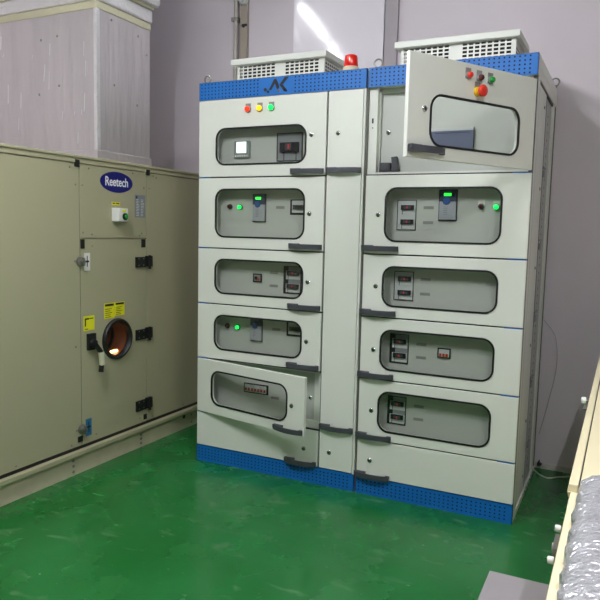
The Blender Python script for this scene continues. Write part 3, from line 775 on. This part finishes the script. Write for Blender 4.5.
for y, z in ((-.16, 2.56), (.07, 2.53), (-.14, 2.20), (.06, 2.12), (.15, 2.44)):
    MB().lathe((0, y-DY0, z-1.757), (1, 0, 0), [(0, .008), (.002, .007), (.004, .003)], 0, 12).build('insulation_pin', STEEL, Dct)

rc = random.Random(11)
m = MB()
for k in range(18):
    x = -.03-rc.random()*.75; zt = .12+rc.random()*.62; ln = .02+rc.random()*.09; wd = .0015+rc.random()*.0025
    m.prism_xz([(x-wd, zt-ln/2), (x+wd*.4, zt-ln*.45), (x+wd+.003, zt+ln/2), (x+.002, zt+ln*.52)], -.0016, .001)
tag(m.build('foil_crease', FOILT, Dct), kind='stuff')

# ------------------------------------------------------------------ conduits on the back wall
c1 = empty('wall_conduit', (-.305, YB, 1.9), 'thin grey steel conduit running up the back wall', 'conduit')
MB().cyl((0, -.03, 0), (0, -.03, CEIL-1.9), .016, 0, 16).build('pipe', PIPEM, c1)
m = MB(); m.box(-.028, .028, -.05, 0, .92, .945); m.build('clamp', STEEL, c1)
c2 = empty('wall_conduit', (-.245, YB, 1.9), 'flat brownish cable trunking beside the grey conduit', 'conduit')
MB().box(-.028, .028, -.028, 0, 0, CEIL-1.9).build('trunking', PIPED, c2, bevel=.003)
m = MB(); m.lathe((0, -.028, .885), (0, -1, 0), [(0, .012), (.012, .010)], 0, 12); m.box(-.004, .03, -.04, -.03, .88, .895); m.build('clip', RUBBER, c2)
m = MB(); m.lathe((0, -.028, 1.055), (0, -1, 0), [(0, .034), (.02, .032), (.03, .02)], 0, 18); m.build('junction_cap', GREYP, c2)

# ------------------------------------------------------------------ floor cable, clip, thin wire
def spline(pts, n=8):
    pts = [Vector(p) for p in pts]; out = []
    P_ = [2*pts[0]-pts[1]]+pts+[2*pts[-1]-pts[-2]]
    for i in range(1, len(P_)-2):
        for k in range(n):
            t = k/n; a, b_, c_, d = P_[i-1:i+3]
            out.append(.5*((2*b_)+(c_-a)*t+(2*a-5*b_+4*c_-d)*t*t+(3*b_-a-3*c_+d)*t**3))
    return out+[pts[-1]]
tag(MB().tube(spline([(1.834, .60, .085), (1.844, .67, .062), (1.872, .765, .0045), (1.919, .735, .0045), (1.979, .785, .0045), (2.045, .825, .0045), (2.12, .80, .0045), (2.165, .74, .0045)]), .0045, 0, 8).build('power_cable', CABLE),
    'thin white cable on the floor between the right cabinet and the cream housing', 'cable')
m = MB(); m.box(1.842, 1.862, .868, .8915, .02, .040); m.box(1.848, 1.856, .868, .8915, .040, .052); m.box(1.86, 1.868, .872, .8915, .026, .034)
tag(m.build('cable_clip', RUBBER), 'small black clip at the foot of the back wall', 'clip')
tag(MB().tube(spline([(1.836, .84, .90), (1.90, .87, .80), (1.915, .875, .62), (1.88, .87, .40), (1.845, .862, .22)]), .0014, 0, 6).build('thin_wire', MIDG),
    'thin slack grey wire hanging behind the right cabinet', 'wire')

# ------------------------------------------------------------------ cream housing, foil pipe, grey plinth (right foreground)
XU, ZU = 2.164, .85
K = empty('equipment_housing', (XU, -2.2, 0), 'cream metal equipment housing in the right foreground with white side knobs', 'equipment housing')
ky = lambda y: y+2.2
m = MB(); m.box(0, 1.3, ky(-2.75), ky(.35), .08, ZU-.018); m.build('body', CREAM, K, bevel=.003)
MB().box(.03, 1.27, ky(-2.72), ky(.32), 0, .08).build('base_frame', MIDG, K)
m = MB(); m.box(-.004, .0155, ky(-1.70), ky(.355), ZU-.018, ZU); m.box(-.004, .0, ky(-1.70), ky(.355), ZU-.03, ZU-.018); m.build('lid_rail', CREAM, K, bevel=.002)
MB().box(.0185, 1.3, ky(-1.68), ky(.355), ZU-.018, ZU).build('lid', CREAM, K, bevel=.002)
MB().box(.0155, .0185, ky(-1.70), ky(.355), ZU-.018, ZU-.003).build('seam', RUBBER, K)
MB().box(.017, .022, ky(-1.705), ky(-1.69), ZU-.018, ZU-.004).build('seam', RUBBER, K)
for y, z in ((-1.83, .80), (-1.965, .795)):
    m = MB(); m.cyl((-.007, ky(y), z), (.0, ky(y), z), .004, 1, 10); m.lathe((-.006, ky(y), z), (-1, 0, 0), [(0, .0065), (.002, .007), (.009, .007), (.011, .006)], 0, 14)
    m.build('knob', [WHITEP, STEEL], K)
m = MB(); m.box(-.012, 0, ky(-1.945), ky(-1.875), .785, .808, 0); m.lathe((-.012, ky(-1.91), .7965), (-1, 0, 0), [(0, .0085), (.003, .007)], 0, 14); m.build('latch', STEEL, K)
m = MB(); m.cyl((-.016, ky(-.82), .835), (0, ky(-.82), .835), .005, 1, 10); m.lathe((-.014, ky(-.82), .835), (-1, 0, 0), [(0, .012), (.014, .012)], 0, 14); m.box(-.018, 0, ky(-.90), ky(-.84), .822, .826, 1)
m.build('knob', [WHITEP, STEEL], K)

PA, PBh, PXc, PZc = .165, .060, 2.347, ZU-.016
pipe = MB(); rings = []; n = 60; L0, L1 = -2.95, -1.70
rnd = random.Random(3)
for i in range(121):
    y = L1+(L0-L1)*i/120; rr = []
    k = 1+.014*math.sin(i*.8)+rnd.uniform(-.008, .008)
    if i == 0: k = .90
    if i == 1: k = .98
    for j in range(n):
        a = 2*PI*j/n; q = k+rnd.uniform(-.018, .018)
        rr.append((PXc+PA*q*math.copysign(abs(math.cos(a))**.6, math.cos(a)), y, max(PZc+PBh*q*math.copysign(abs(math.sin(a))**.55, math.sin(a)), ZU-.0178)))
    rings.append(rr)
pipe.rings(rings, 0)
for k_ in range(0): pass
tag(pipe.build('foil_insulated_pipe', FOILP), 'fat silver foil-wrapped pipe lying on the cream housing, right foreground', 'pipe')

g = empty('steel_plinth', (1.911, -1.087, 0), 'low grey sheet-metal plinth on the green floor beside the cream housing', 'plinth')
MB().box(0, .245, -.75, 0, .0, .285).build('body', GREYM, g)
MB().box(-.002, .247, -.752, .002, .285, .30).build('top_plate', GREYM, g, bevel=.003)
